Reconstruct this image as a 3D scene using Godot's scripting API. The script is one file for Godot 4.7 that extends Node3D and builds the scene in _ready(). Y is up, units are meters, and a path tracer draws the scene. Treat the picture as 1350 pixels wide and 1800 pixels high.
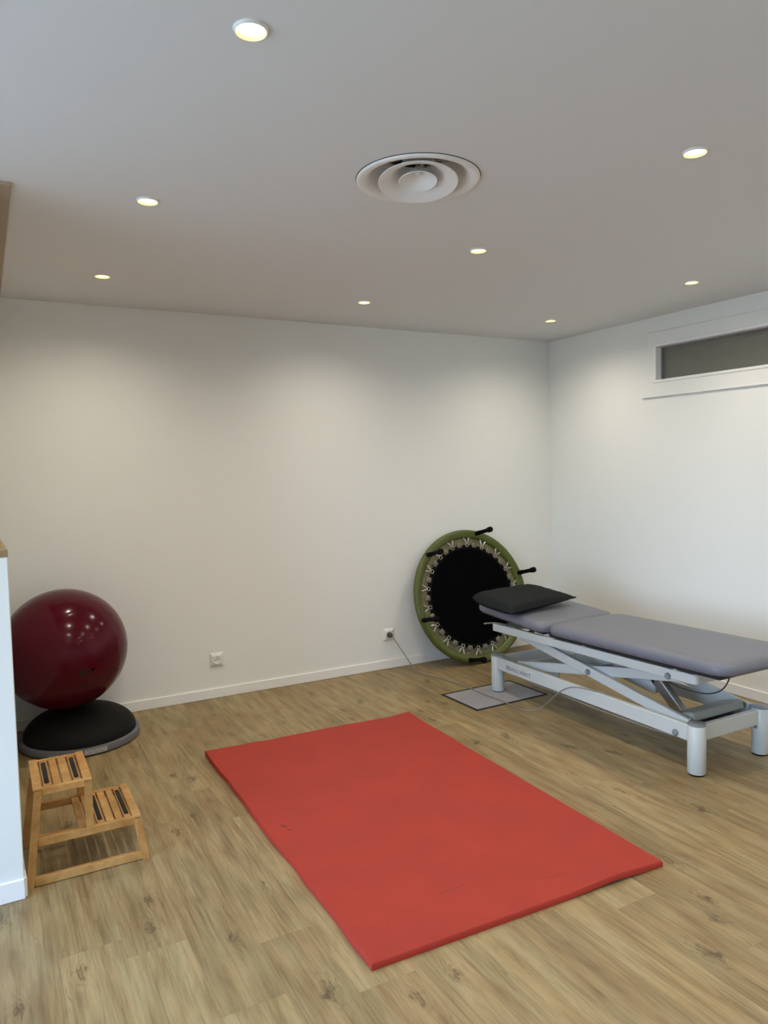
extends Node3D
# A physiotherapy room. World axes follow the room: x to the right along the back wall, z towards the viewer, y up.

const ZB := -4.734      # back wall
const XR := 4.162       # right wall
const HC := 2.5         # ceiling height
const DOWNLIGHT_ENERGY := 0.81
const SKY_STRENGTH := 3.3

var M := {}
var used := {}

func _ready() -> void:
	# ---- camera, sky, exposure
	var cam := Camera3D.new()
	cam.name = "camera"
	cam.fov = 69.72
	cam.near = 0.05
	cam.far = 60.0
	var right := Vector3(0.87800, -0.02090, 0.47820).normalized()
	var back := Vector3(-0.47720, 0.06168, 0.87660).normalized()
	var up := back.cross(right).normalized()
	right = up.cross(back).normalized()
	cam.transform = Transform3D(Basis(right, up, back), Vector3(0, 1.5, 0))
	add_child(cam)
	cam.current = true
	var we := WorldEnvironment.new()
	we.name = "world_environment"
	var env := Environment.new()
	var sky := Sky.new()
	var sm := ProceduralSkyMaterial.new()
	sm.sky_top_color = Color(0.62, 0.76, 0.95)
	sm.sky_horizon_color = Color(0.80, 0.88, 0.97)
	sm.ground_horizon_color = Color(0.62, 0.68, 0.74)
	sm.ground_bottom_color = Color(0.50, 0.55, 0.60)
	sm.sky_energy_multiplier = SKY_STRENGTH
	sm.ground_energy_multiplier = SKY_STRENGTH
	sky.sky_material = sm
	env.background_mode = Environment.BG_SKY
	env.sky = sky
	env.ambient_light_source = Environment.AMBIENT_SOURCE_SKY
	env.tonemap_mode = Environment.TONE_MAPPER_LINEAR
	env.tonemap_exposure = 1.0
	env.sdfgi_enabled = true
	env.ssao_enabled = true
	env.ssil_enabled = true
	we.environment = env
	add_child(we)

	make_materials()
	room()
	planks()
	transom_window()
	downlights()
	air_vent()
	sockets()
	treatment_table()
	pillow()
	trampoline()
	exercise_mat()
	balance_dome()
	exercise_ball()
	step_stool()
	floor_hatch()
	power_cord()

# ------------------------------------------------------------------ helpers
func numbered(called: String) -> String:
	if not used.has(called):
		used[called] = 0
		return called
	used[called] += 1
	return "%s_%03d" % [called, used[called]]

func obj(called: String, st: SurfaceTool, mat: Material, parent: Node3D = null, at := Transform3D.IDENTITY) -> MeshInstance3D:
	var o := MeshInstance3D.new()
	st.generate_normals()
	o.mesh = st.commit()
	o.material_override = mat
	o.transform = at
	o.cast_shadow = GeometryInstance3D.SHADOW_CASTING_SETTING_ON
	if parent == null:
		o.name = numbered(called)
		add_child(o)
	else:
		o.name = called
		parent.add_child(o, true)
	return o

func thing(called: String, label: String, category: String, at := Transform3D.IDENTITY, group := "") -> Node3D:
	var o := Node3D.new()
	o.name = numbered(called)
	o.transform = at
	add_child(o)
	tag(o, label, category, group)
	return o

func tag(o: Node, label: String, category: String, group := "") -> void:
	o.set_meta("label", label)
	o.set_meta("category", category)
	if group != "":
		o.set_meta("group", group)

func struct(o: Node, label := "", category := "") -> Node:
	o.set_meta("kind", "structure")
	if label != "":
		o.set_meta("label", label)
		o.set_meta("category", category)
	return o

func mb() -> SurfaceTool:
	var st := SurfaceTool.new()
	st.begin(Mesh.PRIMITIVE_TRIANGLES)
	return st

# a convex face turned away from «mid»; points carry no uv unless given
func face(st: SurfaceTool, p: Array, mid: Vector3, sg := -1) -> void:
	var n: Vector3 = (p[1] - p[0]).cross(p[2] - p[0])
	var c := Vector3.ZERO
	for v in p:
		c += v
	c /= p.size()
	var q: Array = p.duplicate()
	if n.dot(c - mid) > 0.0:
		q.reverse()
	st.set_smooth_group(sg)
	for i in range(1, q.size() - 1):
		st.add_vertex(q[0])
		st.add_vertex(q[i])
		st.add_vertex(q[i + 1])

# box with chamfered edges, oriented by a transform
func cbox(st: SurfaceTool, size: Vector3, at: Transform3D, ch := 0.002) -> void:
	var h := size * 0.5
	ch = minf(ch, minf(h.x, minf(h.y, h.z)) * 0.6)
	var mid := at.origin
	for ax in 3:
		var b := (ax + 1) % 3
		var c := (ax + 2) % 3
		for s in [-1.0, 1.0]:
			var pts := []
			for k in [[-1, -1], [1, -1], [1, 1], [-1, 1]]:
				var v := Vector3.ZERO
				v[ax] = s * h[ax]
				v[b] = k[0] * (h[b] - ch)
				v[c] = k[1] * (h[c] - ch)
				pts.append(at * v)
			face(st, pts, mid)
			for t in [-1.0, 1.0]:
				var e := []
				for k in [-1.0, 1.0]:
					var v1 := Vector3.ZERO
					v1[ax] = s * h[ax]
					v1[b] = t * (h[b] - ch)
					v1[c] = k * (h[c] - ch)
					var v2 := Vector3.ZERO
					v2[ax] = s * (h[ax] - ch)
					v2[b] = t * h[b]
					v2[c] = k * (h[c] - ch)
					if k < 0:
						e.append(at * v1)
						e.append(at * v2)
					else:
						e.append(at * v2)
						e.append(at * v1)
				face(st, e, mid)
	for sx in [-1.0, 1.0]:
		for sy in [-1.0, 1.0]:
			for sz in [-1.0, 1.0]:
				face(st, [at * Vector3(sx * h.x, sy * (h.y - ch), sz * (h.z - ch)), at * Vector3(sx * (h.x - ch), sy * h.y, sz * (h.z - ch)), at * Vector3(sx * (h.x - ch), sy * (h.y - ch), sz * h.z)], mid)

func span(st: SurfaceTool, a: Vector3, b: Vector3, ch := 0.002) -> void:
	cbox(st, (b - a).abs(), Transform3D(Basis.IDENTITY, (a + b) * 0.5), ch)

# bar from a to b with a rectangular section; «side» is the direction of its width
func bar(st: SurfaceTool, a: Vector3, b: Vector3, width: float, height: float, side: Vector3, ch := 0.002) -> void:
	var z := (b - a).normalized()
	var y := z.cross(side).normalized()
	var x := y.cross(z).normalized()
	cbox(st, Vector3(width, height, a.distance_to(b)), Transform3D(Basis(x, y, z), (a + b) * 0.5), ch)

# profile of (radius, height) points turned round the y axis of «at»
func lathe(st: SurfaceTool, prof: Array, segs := 32, at := Transform3D.IDENTITY, sg0 := 100, uv := false) -> void:
	var sg := sg0
	for i in prof.size() - 1:
		if i > 0:
			var d0: Vector2 = (prof[i] - prof[i - 1]).normalized()
			var d1: Vector2 = (prof[i + 1] - prof[i]).normalized()
			if d0.dot(d1) < 0.75:
				sg += 1
		st.set_smooth_group(sg)
		var p: Vector2 = prof[i]
		var q: Vector2 = prof[i + 1]
		for k in segs:
			var t0 := TAU * k / segs
			var t1 := TAU * (k + 1) / segs
			var a := at * Vector3(p.x * cos(t0), p.y, p.x * sin(t0))
			var b := at * Vector3(p.x * cos(t1), p.y, p.x * sin(t1))
			var c := at * Vector3(q.x * cos(t1), q.y, q.x * sin(t1))
			var d := at * Vector3(q.x * cos(t0), q.y, q.x * sin(t0))
			var V := [a, b, c, d]
			var U := [Vector2(p.x * cos(t0), p.x * sin(t0)), Vector2(p.x * cos(t1), p.x * sin(t1)), Vector2(q.x * cos(t1), q.x * sin(t1)), Vector2(q.x * cos(t0), q.x * sin(t0))]
			var tris := []
			if q.x > 1e-6:
				tris.append_array([0, 2, 3] if p.x <= 1e-6 else [0, 1, 2, 0, 2, 3])
			else:
				tris.append_array([0, 1, 2])
			for j in tris:
				if uv:
					st.set_uv(U[j] + Vector2(0.5, 0.5))
				st.add_vertex(V[j])

# round tube along a polyline
func tube(st: SurfaceTool, pts: Array, r: float, sides := 8, sg := 7, caps := true, r_end := -1.0) -> void:
	var n := pts.size()
	var side := Vector3.ZERO
	var rings := []
	for i in n:
		var d: Vector3 = (pts[mini(i + 1, n - 1)] - pts[maxi(i - 1, 0)]).normalized()
		if i == 0:
			side = d.cross(Vector3.UP if absf(d.y) < 0.9 else Vector3.RIGHT).normalized()
		side = (side - d * side.dot(d)).normalized()
		var o := d.cross(side)
		var rr := r if r_end < 0.0 else lerpf(r, r_end, float(i) / (n - 1))
		var ring := []
		for k in sides:
			var t := TAU * k / sides
			ring.append(pts[i] + (side * cos(t) + o * sin(t)) * rr)
		rings.append(ring)
	for i in n - 1:
		for k in sides:
			face(st, [rings[i][k], rings[i][(k + 1) % sides], rings[i + 1][(k + 1) % sides], rings[i + 1][k]], (pts[i] + pts[i + 1]) * 0.5, sg)
	if caps:
		face(st, rings[0], pts[1], -1)
		face(st, rings[n - 1], pts[n - 2], -1)

func smooth_path(p: Array, per := 6) -> Array:
	var c := Curve3D.new()
	c.bake_interval = 0.02
	for i in p.size():
		var t: Vector3 = (p[mini(i + 1, p.size() - 1)] - p[maxi(i - 1, 0)]) / 6.0
		c.add_point(p[i], -t, t)
	var out := []
	for i in p.size() - 1:
		for k in per:
			out.append(c.sample(i, float(k) / per))
	out.append(p[-1])
	return out

func outline(hx: float, hz: float, rc: float, inset: float, per := 8) -> Array:
	var x := hx - inset
	var z := hz - inset
	var r := clampf(rc - inset, 0.004, minf(x, z))
	var out := []
	for q in 4:
		var cx := (x - r) * (1.0 if q == 0 or q == 3 else -1.0)
		var cz := (z - r) * (1.0 if q < 2 else -1.0)
		for k in per + 1:
			var t := PI * 0.5 * (q + float(k) / per)
			out.append(Vector2(cx + r * cos(t), cz + r * sin(t)))
	return out

# slab with a rounded-rectangle plan: profile of (inset, height), from the underside up over the side to the top
func rslab(st: SurfaceTool, hx: float, hz: float, rc: float, prof: Array, at := Transform3D.IDENTITY, per := 8) -> void:
	var sg := 20
	var rings := []
	for p in prof:
		var ring := []
		for v in outline(hx, hz, rc, p.x, per):
			ring.append(at * Vector3(v.x, p.y, v.y))
		rings.append(ring)
	var n: int = rings[0].size()
	for i in rings.size() - 1:
		if i > 0 and (prof[i] - prof[i - 1]).normalized().dot((prof[i + 1] - prof[i]).normalized()) < 0.7:
			sg += 1
		st.set_smooth_group(sg)
		for k in n:
			var a: Vector3 = rings[i][k]
			var b: Vector3 = rings[i][(k + 1) % n]
			var c: Vector3 = rings[i + 1][(k + 1) % n]
			var d: Vector3 = rings[i + 1][k]
			for v in [a, b, c, a, c, d]:
				st.add_vertex(v)
	for e in [0, rings.size() - 1]:
		st.set_smooth_group(sg if e > 0 else 19)
		var mid := at * Vector3(0, prof[e].y, 0)
		for k in n:
			var a: Vector3 = rings[e][k]
			var b: Vector3 = rings[e][(k + 1) % n]
			for v in ([mid, a, b] if e > 0 else [mid, b, a]):
				st.add_vertex(v)

func std(called: String, c: Color, rough := 0.6, metal := 0.0) -> StandardMaterial3D:
	var m := StandardMaterial3D.new()
	m.resource_name = called
	m.albedo_color = c
	m.roughness = rough
	m.metallic = metal
	m.cull_mode = BaseMaterial3D.CULL_DISABLED
	M[called] = m
	return m

func noise(seed_: int, freq: float, octaves := 3) -> FastNoiseLite:
	var n := FastNoiseLite.new()
	n.seed = seed_
	n.noise_type = FastNoiseLite.TYPE_SIMPLEX_SMOOTH
	n.frequency = freq
	n.fractal_octaves = octaves
	n.fractal_type = FastNoiseLite.FRACTAL_FBM if octaves > 1 else FastNoiseLite.FRACTAL_NONE
	return n

func grain_height(seed_: int, freq: float, size := 256) -> ImageTexture:
	var n := noise(seed_, freq, 4)
	return ImageTexture.create_from_image(n.get_seamless_image(size, size))

func bump(m: StandardMaterial3D, tex: Texture2D, strength: float, scale: float) -> void:
	var im: Image = tex.get_image().duplicate()
	im.convert(Image.FORMAT_L8)
	im.bump_map_to_normal_map(6.0)
	m.normal_enabled = true
	m.normal_texture = ImageTexture.create_from_image(im)
	m.normal_scale = strength
	m.uv1_triplanar = true
	m.uv1_scale = Vector3.ONE * scale

# ------------------------------------------------------------------ materials
func make_materials() -> void:
	std("wall_paint", Color(0.912, 0.918, 0.900), 0.85)
	std("ceiling_paint", Color(0.855, 0.862, 0.865), 0.9)
	std("trim_paint", Color(0.93, 0.93, 0.92), 0.42)
	std("white_plastic", Color(0.90, 0.90, 0.88), 0.35)
	std("white_metal", Color(0.90, 0.90, 0.89), 0.4)
	std("dark_hole", Color(0.05, 0.05, 0.05), 0.8)
	std("beam_paint", Color(0.66, 0.60, 0.52), 0.85)
	std("brown_paint", Color(0.44, 0.40, 0.35), 0.8)
	var grain := grain_height(5, 0.05)
	var fine := grain_height(9, 0.12)
	var w := std("grey_vinyl", Color(0.405, 0.413, 0.452), 0.42)
	bump(w, fine, 0.12, 9.0)
	std("table_white", Color(0.735, 0.750, 0.730), 0.4)
	std("table_grey", Color(0.47, 0.49, 0.51), 0.5)
	std("plate_grey", Color(0.53, 0.545, 0.52), 0.5)
	std("steel", Color(0.62, 0.62, 0.61), 0.35, 0.8)
	std("chrome", Color(0.80, 0.79, 0.76), 0.28, 0.9)
	std("black_rubber", Color(0.05, 0.05, 0.052), 0.7).metallic_specular = 0.2
	std("black_ply", Color(0.06, 0.06, 0.065), 0.6)
	std("letter_grey", Color(0.36, 0.38, 0.40), 0.6)
	std("letter_pale", Color(0.62, 0.65, 0.67), 0.6)
	std("cable_grey", Color(0.50, 0.49, 0.46), 0.55)
	std("cable_dark", Color(0.24, 0.24, 0.22), 0.55)
	w = std("charcoal_cloth", Color(0.155, 0.165, 0.162), 0.95)
	bump(w, fine, 0.35, 16.0)
	w.metallic_specular = 0.15
	std("green_vinyl", Color(0.315, 0.350, 0.125), 0.36)
	std("loop_web", Color(0.43, 0.42, 0.35), 0.5)
	w = std("lining", Color(0.48, 0.46, 0.34), 0.6)
	bump(w, grain, 0.9, 7.0)
	std("half_wall_paint", Color(0.875, 0.888, 0.872), 0.85)
	w = std("jump_mat", Color(0.030, 0.034, 0.037), 0.8)
	w.metallic_specular = 0.08
	w = std("dome_black", Color(0.085, 0.083, 0.078), 0.6)
	w.metallic_specular = 0.25
	bump(w, fine, 0.25, 12.0)
	std("dome_grey", Color(0.40, 0.40, 0.42), 0.5)
	std("sticker", Color(0.66, 0.65, 0.64), 0.5)
	std("sticker_print", Color(0.34, 0.33, 0.34), 0.6)
	w = std("hatch_metal", Color(0.66, 0.65, 0.66), 0.45, 0.15)
	bump(w, fine, 0.1, 14.0)
	std("hatch_frame", Color(0.075, 0.05, 0.045), 0.7)
	std("grip_tape", Color(0.10, 0.085, 0.075), 0.9)
	std("pine_end", Color(0.66, 0.50, 0.28), 0.6)
	std("reflector", Color(0.90, 0.85, 0.64), 0.5)
	w = std("lamp_glow", Color(1, 1, 1), 0.5)
	w.emission_enabled = true
	w.emission = Color(1.0, 0.93, 0.80)
	w.emission_energy_multiplier = 4.0
	w = std("glass", Color(0.80, 0.80, 0.74, 0.16), 0.03)
	w.transparency = BaseMaterial3D.TRANSPARENCY_ALPHA
	# floor oak: several boards' worth of print
	for k in 10:
		var tex := oak_texture(100 + k * 7)
		for t in 2:
			var m := std("oak_%d_%d" % [k, t], [Color(1, 1, 1), Color(0.95, 0.94, 0.935)][t], 0.48)
			m.albedo_texture = tex
	M["oak_slab"] = std("oak_slab", Color(0.56, 0.49, 0.38), 0.5)
	# pine for the step stool
	var pine := pine_texture()
	for k in 3:
		var m := std("pine_%d" % k, [Color(1, 1, 1), Color(0.95, 0.92, 0.87), Color(1.0, 0.97, 0.93)][k], 0.5)
		m.albedo_texture = pine
		m.uv1_triplanar = true
		m.uv1_scale = Vector3(2.2, 2.2, 2.2)
		m.uv1_offset = Vector3(0.31 * k, 0.17 * k, 0.43 * k)
	w = std("ledge_oak", Color(1.0, 0.98, 0.95), 0.5)
	w.albedo_texture = M["oak_3_0"].albedo_texture
	w.uv1_triplanar = true
	w.uv1_scale = Vector3(3, 1, 3)
	w = std("mat_red", Color(1, 1, 1), 0.72)
	w.albedo_texture = mat_texture()
	w = std("ball_burgundy", Color(1, 1, 1), 0.16)
	w.metallic_specular = 0.32
	w.albedo_texture = ball_texture()

func oak_texture(seed_: int) -> ImageTexture:
	var W := 148
	var H := 976
	var rng := RandomNumberGenerator.new()
	rng.seed = seed_
	var warp := noise(seed_, 1.0, 2)
	var patch := noise(seed_ + 1, 1.0, 3)
	var hue := noise(seed_ + 5, 1.0, 2)
	var fibre := noise(seed_ + 2, 1.0, 2)
	var streak := noise(seed_ + 3, 1.0, 2)
	var crack := noise(seed_ + 4, 1.0, 2)
	var knots := []
	for i in rng.randi_range(1, 3):
		knots.append([rng.randf_range(0.02, 0.165), rng.randf_range(0.06, 1.16), rng.randf_range(0.7, 1.5), 1.0 if rng.randf() < 0.5 else -1.0])
	var light := Vector3(0.615, 0.545, 0.390)
	var tan_ := Vector3(0.530, 0.455, 0.308)
	var dark := Vector3(0.350, 0.285, 0.182)
	var data := PackedByteArray()
	data.resize(W * H * 3)
	var freq := rng.randf_range(26.0, 48.0)
	for j in H:
		var v := 1.22 * j / H
		for i in W:
			var u := 0.185 * i / W
			var g := u * freq + 3.0 * warp.get_noise_2d(u * 6.0, v * 0.85)
			var kd := 0.0
			var near := 0.0
			for k in knots:
				var wob := warp.get_noise_2d(u * 34.0 + 9.0, v * 13.0)
				var du: float = (u - k[0]) / (0.020 * k[2]) + 0.9 * wob
				var dv: float = (v - k[1]) / (0.055 * k[2])
				var e := du * du + dv * dv
				if e < 9.0:
					var ee := exp(-e)
					g += 2.6 * ee * k[3]
					kd = maxf(kd, exp(-e * 3.2))
					near = maxf(near, exp(-e * 0.6))
			var pt := patch.get_noise_2d(u * 13.0, v * 2.3)
			var ring := 0.5 + 0.5 * sin(TAU * g)
			ring = ring * ring * ring
			var show_ := clampf(0.38 + 1.0 * pt + 0.9 * near, 0.05, 1.2)
			var f := fibre.get_noise_2d(u * 330.0, v * 11.0)
			var s := streak.get_noise_2d(u * 70.0, v * 1.9)
			var cr := absf(crack.get_noise_2d(u * 15.0 + 0.25 * pt, v * 0.8))
			var ck := clampf(1.0 - cr * 38.0, 0.0, 1.0) * clampf(crack.get_noise_2d(u * 4.0 + 40.0, v * 4.0) * 3.0, 0.0, 1.0)
			var m1 := clampf(0.46 + 0.95 * pt + 0.50 * s + 0.20 * f, -0.15, 1.25)
			var m2 := clampf(ring * show_ * 0.27 + 0.70 * kd * (0.55 + 1.1 * absf(f) + 0.5 * ring) + 0.5 * ck + maxf(0.0, f - 0.28) * 0.5 + maxf(0.0, s - 0.42) * 0.8, 0.0, 0.9)
			var hh := clampf(0.5 + 1.3 * hue.get_noise_2d(u * 9.0 + 30.0, v * 1.6), 0.0, 1.0)
			var c := light.lerp(tan_, m1).lerp(dark, m2) * Vector3(0.99, 1.0, 1.005).lerp(Vector3(1.018, 0.99, 0.970), hh)
			var at := (j * W + i) * 3
			data[at] = int(clampf(c.x, 0, 1) * 255.0)
			data[at + 1] = int(clampf(c.y, 0, 1) * 255.0)
			data[at + 2] = int(clampf(c.z, 0, 1) * 255.0)
	return ImageTexture.create_from_image(Image.create_from_data(W, H, false, Image.FORMAT_RGB8, data))

func pine_texture() -> ImageTexture:
	var n1 := noise(61, 1.0, 3)
	var n2 := noise(62, 1.0, 2)
	var S := 256
	var im := Image.create(S, S, false, Image.FORMAT_RGB8)
	for j in S:
		for i in S:
			var a := n1.get_noise_2d(i * 0.012, j * 0.012)
			var f := n2.get_noise_2d(i * 0.05, j * 0.05)
			var c := Color(0.755, 0.590, 0.355).lerp(Color(0.640, 0.470, 0.255), clampf(0.45 + 0.8 * a + 0.35 * f, 0.0, 1.0))
			im.set_pixel(i, j, c)
	return ImageTexture.create_from_image(im)

func mat_texture() -> ImageTexture:
	var n1 := noise(71, 0.012, 3)
	var n2 := noise(72, 0.2, 2)
	var W := 320
	var H := 512
	var im := Image.create(W, H, false, Image.FORMAT_RGB8)
	for j in H:
		for i in W:
			var k := 1.0 + 0.045 * n1.get_noise_2d(i, j) + 0.03 * n2.get_noise_2d(i, j)
			im.set_pixel(i, j, Color(0.620 * k, 0.170 * k, 0.105 * k))
	# small scuffs that the foam carries
	for s in [[18, 256, 3, 9, 0.6], [22, 270, 2, 5, 0.5], [44, 232, 2, 2, 0.6], [268, 66, 3, 2, 0.75], [230, 90, 4, 2, 1.14], [90, 60, 7, 3, 1.1], [100, 452, 26, 3, 0.88], [150, 140, 3, 3, 1.12], [200, 480, 20, 3, 0.9]]:
		for y in s[3]:
			for x in s[2]:
				var px: int = s[0] + x + y / 3
				var py: int = s[1] + y
				if px < W and py < H and (x + y * 3) % 4 != 1:
					im.set_pixel(px, py, im.get_pixel(px, py) * Color(s[4], s[4], s[4]))
	return ImageTexture.create_from_image(im)

# looked up with the offsets from the ball's axis; the dark print sits round the pole
func ball_texture() -> ImageTexture:
	var S := 256
	var im := Image.create(S, S, false, Image.FORMAT_RGB8)
	var n := noise(81, 0.02, 2)
	for j in S:
		for i in S:
			var k := 1.0 + 0.06 * n.get_noise_2d(i, j)
			im.set_pixel(i, j, Color(0.295 * k, 0.040 * k, 0.105 * k))
	return ImageTexture.create_from_image(im)

# ------------------------------------------------------------------ room shell
func slab(called: String, boxes: Array, mat: String, ch := 0.0015) -> MeshInstance3D:
	var st := mb()
	for b in boxes:
		span(st, b[0], b[1], ch)
	var o := obj(called, st, M[mat])
	struct(o)
	return o

func room() -> void:
	slab("floor", [[Vector3(-2.75, -0.12, -4.9), Vector3(4.32, -0.004, 2.55)]], "oak_slab")
	# ceiling with real holes for the fittings
	var ce := CSGCombiner3D.new()
	ce.name = "ceiling"
	add_child(ce)
	struct(ce)
	var body := CSGBox3D.new()
	body.name = "plasterboard"
	body.size = Vector3(7.1, 0.16, 7.5)
	body.position = Vector3(0.78, HC + 0.08, -1.17)
	body.material = M["ceiling_paint"]
	ce.add_child(body)
	for p in lamp_spots():
		var hole := CSGCylinder3D.new()
		hole.name = "hole"
		hole.operation = CSGShape3D.OPERATION_SUBTRACTION
		hole.radius = 0.0355
		hole.height = 0.06
		hole.sides = 32
		hole.position = Vector3(p.x, HC, p.y)
		hole.material = M["ceiling_paint"]
		ce.add_child(hole, true)
	var duct := CSGCylinder3D.new()
	duct.name = "duct"
	duct.operation = CSGShape3D.OPERATION_SUBTRACTION
	duct.radius = 0.195
	duct.height = 0.24
	duct.sides = 48
	duct.position = Vector3(1.385, HC, -2.245)
	duct.material = M["white_metal"]
	ce.add_child(duct)
	slab("wall_back", [[Vector3(-0.10, 0, ZB - 0.15), Vector3(4.32, HC, ZB)]], "wall_paint")
	# right wall with the opening of the transom window
	var z0 := -3.69
	var z1 := -2.10
	var y0 := 2.045
	var y1 := 2.305
	slab("wall_right", [
		[Vector3(XR, 0, ZB), Vector3(XR + 0.14, y0, 2.4)],
		[Vector3(XR, y1, ZB), Vector3(XR + 0.14, HC, 2.4)],
		[Vector3(XR, y0, ZB), Vector3(XR + 0.14, y1, z0)],
		[Vector3(XR, y0, z1), Vector3(XR + 0.14, y1, 2.4)]], "wall_paint", 0.0005)
	# window side, out of the frame on the left: a wide opening to the street
	var wz := [-2.70, 0.30]
	slab("wall_left", [
		[Vector3(-2.75, 0, -2.83), Vector3(-2.6, 0.25, 2.4)],
		[Vector3(-2.75, 2.36, -2.83), Vector3(-2.6, HC, 2.4)],
		[Vector3(-2.75, 0.25, -2.83), Vector3(-2.6, 2.36, wz[0])],
		[Vector3(-2.75, 0.25, wz[1]), Vector3(-2.6, 2.36, 2.4)]], "wall_paint", 0.0005)
	var wf := mb()
	for z in [wz[0] + 0.03, -1.2, wz[1] - 0.03]:
		span(wf, Vector3(-2.72, 0.25, z - 0.03), Vector3(-2.65, 2.36, z + 0.03))
	for y in [0.28, 2.33]:
		span(wf, Vector3(-2.72, y - 0.03, wz[0]), Vector3(-2.65, y + 0.03, wz[1]))
	struct(obj("window_2", wf, M["trim_paint"]))
	slab("wall_front", [[Vector3(-2.75, 0, 2.4), Vector3(4.32, HC, 2.55)]], "wall_paint")
	# full-height wall block on the left; the half wall boxes in its foot
	slab("wall_partition", [[Vector3(-2.75, 0, ZB - 0.15), Vector3(-0.10, HC, -2.83)]], "wall_paint")
	# beam over the half wall
	slab("beam", [[Vector3(-0.11, HC - 0.012, ZB), Vector3(0.134, HC + 0.01, -2.871)]], "beam_paint", 0.002)
	# half wall: an arm towards the back wall and one to the left, with an oak ledge on top
	var hw := mb()
	var skew := Transform3D(Basis(Vector3.UP, 0.0245), Vector3(0.063, 0, -2.837))
	cbox(hw, Vector3(0.162, 1.216, 1.894), skew * Transform3D(Basis.IDENTITY, Vector3(-0.081, 0.608, -0.947)), 0.003)
	var half := obj("wall_half", hw, M["half_wall_paint"])
	struct(half)
	var lg := mb()
	cbox(lg, Vector3(0.164, 0.025, 1.896), skew * Transform3D(Basis.IDENTITY, Vector3(-0.081, 1.2290, -0.945)), 0.002)
	obj("ledge", lg, M["ledge_oak"], half)
	# baseboards
	slab("baseboard_back", [[Vector3(0.03, 0, ZB), Vector3(XR, 0.066, ZB + 0.012)]], "trim_paint", 0.003)
	slab("baseboard_right", [[Vector3(XR - 0.012, 0, ZB + 0.012), Vector3(XR, 0.066, 2.4)]], "trim_paint", 0.003)
	slab("baseboard_front", [[Vector3(-2.6, 0, 2.388), Vector3(XR - 0.012, 0.066, 2.4)]], "trim_paint", 0.003)
	var bs := mb()
	span(bs, Vector3(-0.10, 0, -2.837), Vector3(0.064, 0.074, -2.8255), 0.003)
	span(bs, Vector3(-2.6, 0, -2.832), Vector3(-0.10, 0.074, -2.8205), 0.003)
	cbox(bs, Vector3(0.010, 0.074, 1.88), skew * Transform3D(Basis.IDENTITY, Vector3(0.003, 0.037, -0.94)), 0.003)
	struct(obj("baseboard_half_wall", bs, M["trim_paint"]))

func planks() -> void:
	var floor_ := get_node("floor")
	var rng := RandomNumberGenerator.new()
	rng.seed = 4
	var W := 0.185
	var L := 1.22
	var known := {-1: -2.415, 0: -2.31, 1: -1.92, 2: -3.39, 4: -4.38, 6: -4.28, 8: -4.17, 11: -2.48, 12: -2.375}
	for c in range(-6, 21):
		var x0 := 0.322 + W * c
		var x1 := minf(x0 + W, XR - 0.001)
		if x1 - x0 < 0.01:
			continue
		var j: float = known.get(c, rng.randf_range(-4.6, -3.4))
		while j > ZB:
			j -= L
		var z := j
		while z < 0.0:
			var a := maxf(z, ZB + 0.001)
			var b := z + L
			if b - a > 0.02:
				var st := mb()
				plank_mesh(st, x1 - x0, b - a, rng.randi() % 4, rng.randf() * (1.0 - (b - a) / L), L)
				var o := MeshInstance3D.new()
				st.generate_normals()
				st.generate_tangents()
				o.mesh = st.commit()
				o.name = "plank"
				o.material_override = M["oak_%d_%d" % [rng.randi() % 10, rng.randi() % 2]]
				o.position = Vector3((x0 + x1) * 0.5, 0, (a + b) * 0.5)
				floor_.add_child(o, true)
			z += L

func plank_mesh(st: SurfaceTool, w: float, l: float, flip: int, v0: float, full: float) -> void:
	var g := 0.00006   # half the joint
	var e := 0.0004   # micro bevel
	var hx := w * 0.5 - g
	var hz := l * 0.5 - g
	var low := -0.0045
	var top := [Vector3(-hx + e, 0, -hz + e), Vector3(hx - e, 0, -hz + e), Vector3(hx - e, 0, hz - e), Vector3(-hx + e, 0, hz - e)]
	var edge := [Vector3(-hx, -0.00015, -hz), Vector3(hx, -0.00015, -hz), Vector3(hx, -0.00015, hz), Vector3(-hx, -0.00015, hz)]
	var foot := []
	for p in edge:
		foot.append(Vector3(p.x, low, p.z))
	var uv := func(p: Vector3) -> Vector2:
		var u := p.x / 0.185 + 0.5
		var v := v0 + (p.z + l * 0.5) / full
		return Vector2(1.0 - u if flip & 1 else u, 1.0 - v if flip & 2 else v)
	var quads := [top]
	for k in 4:
		var n := (k + 1) % 4
		quads.append([edge[k], edge[n], top[n], top[k]])
		quads.append([foot[k], foot[n], edge[n], edge[k]])
	st.set_smooth_group(-1)
	for q in quads:
		for i in [0, 1, 2, 0, 2, 3]:
			st.set_uv(uv.call(q[i]))
			st.add_vertex(q[i])

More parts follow.
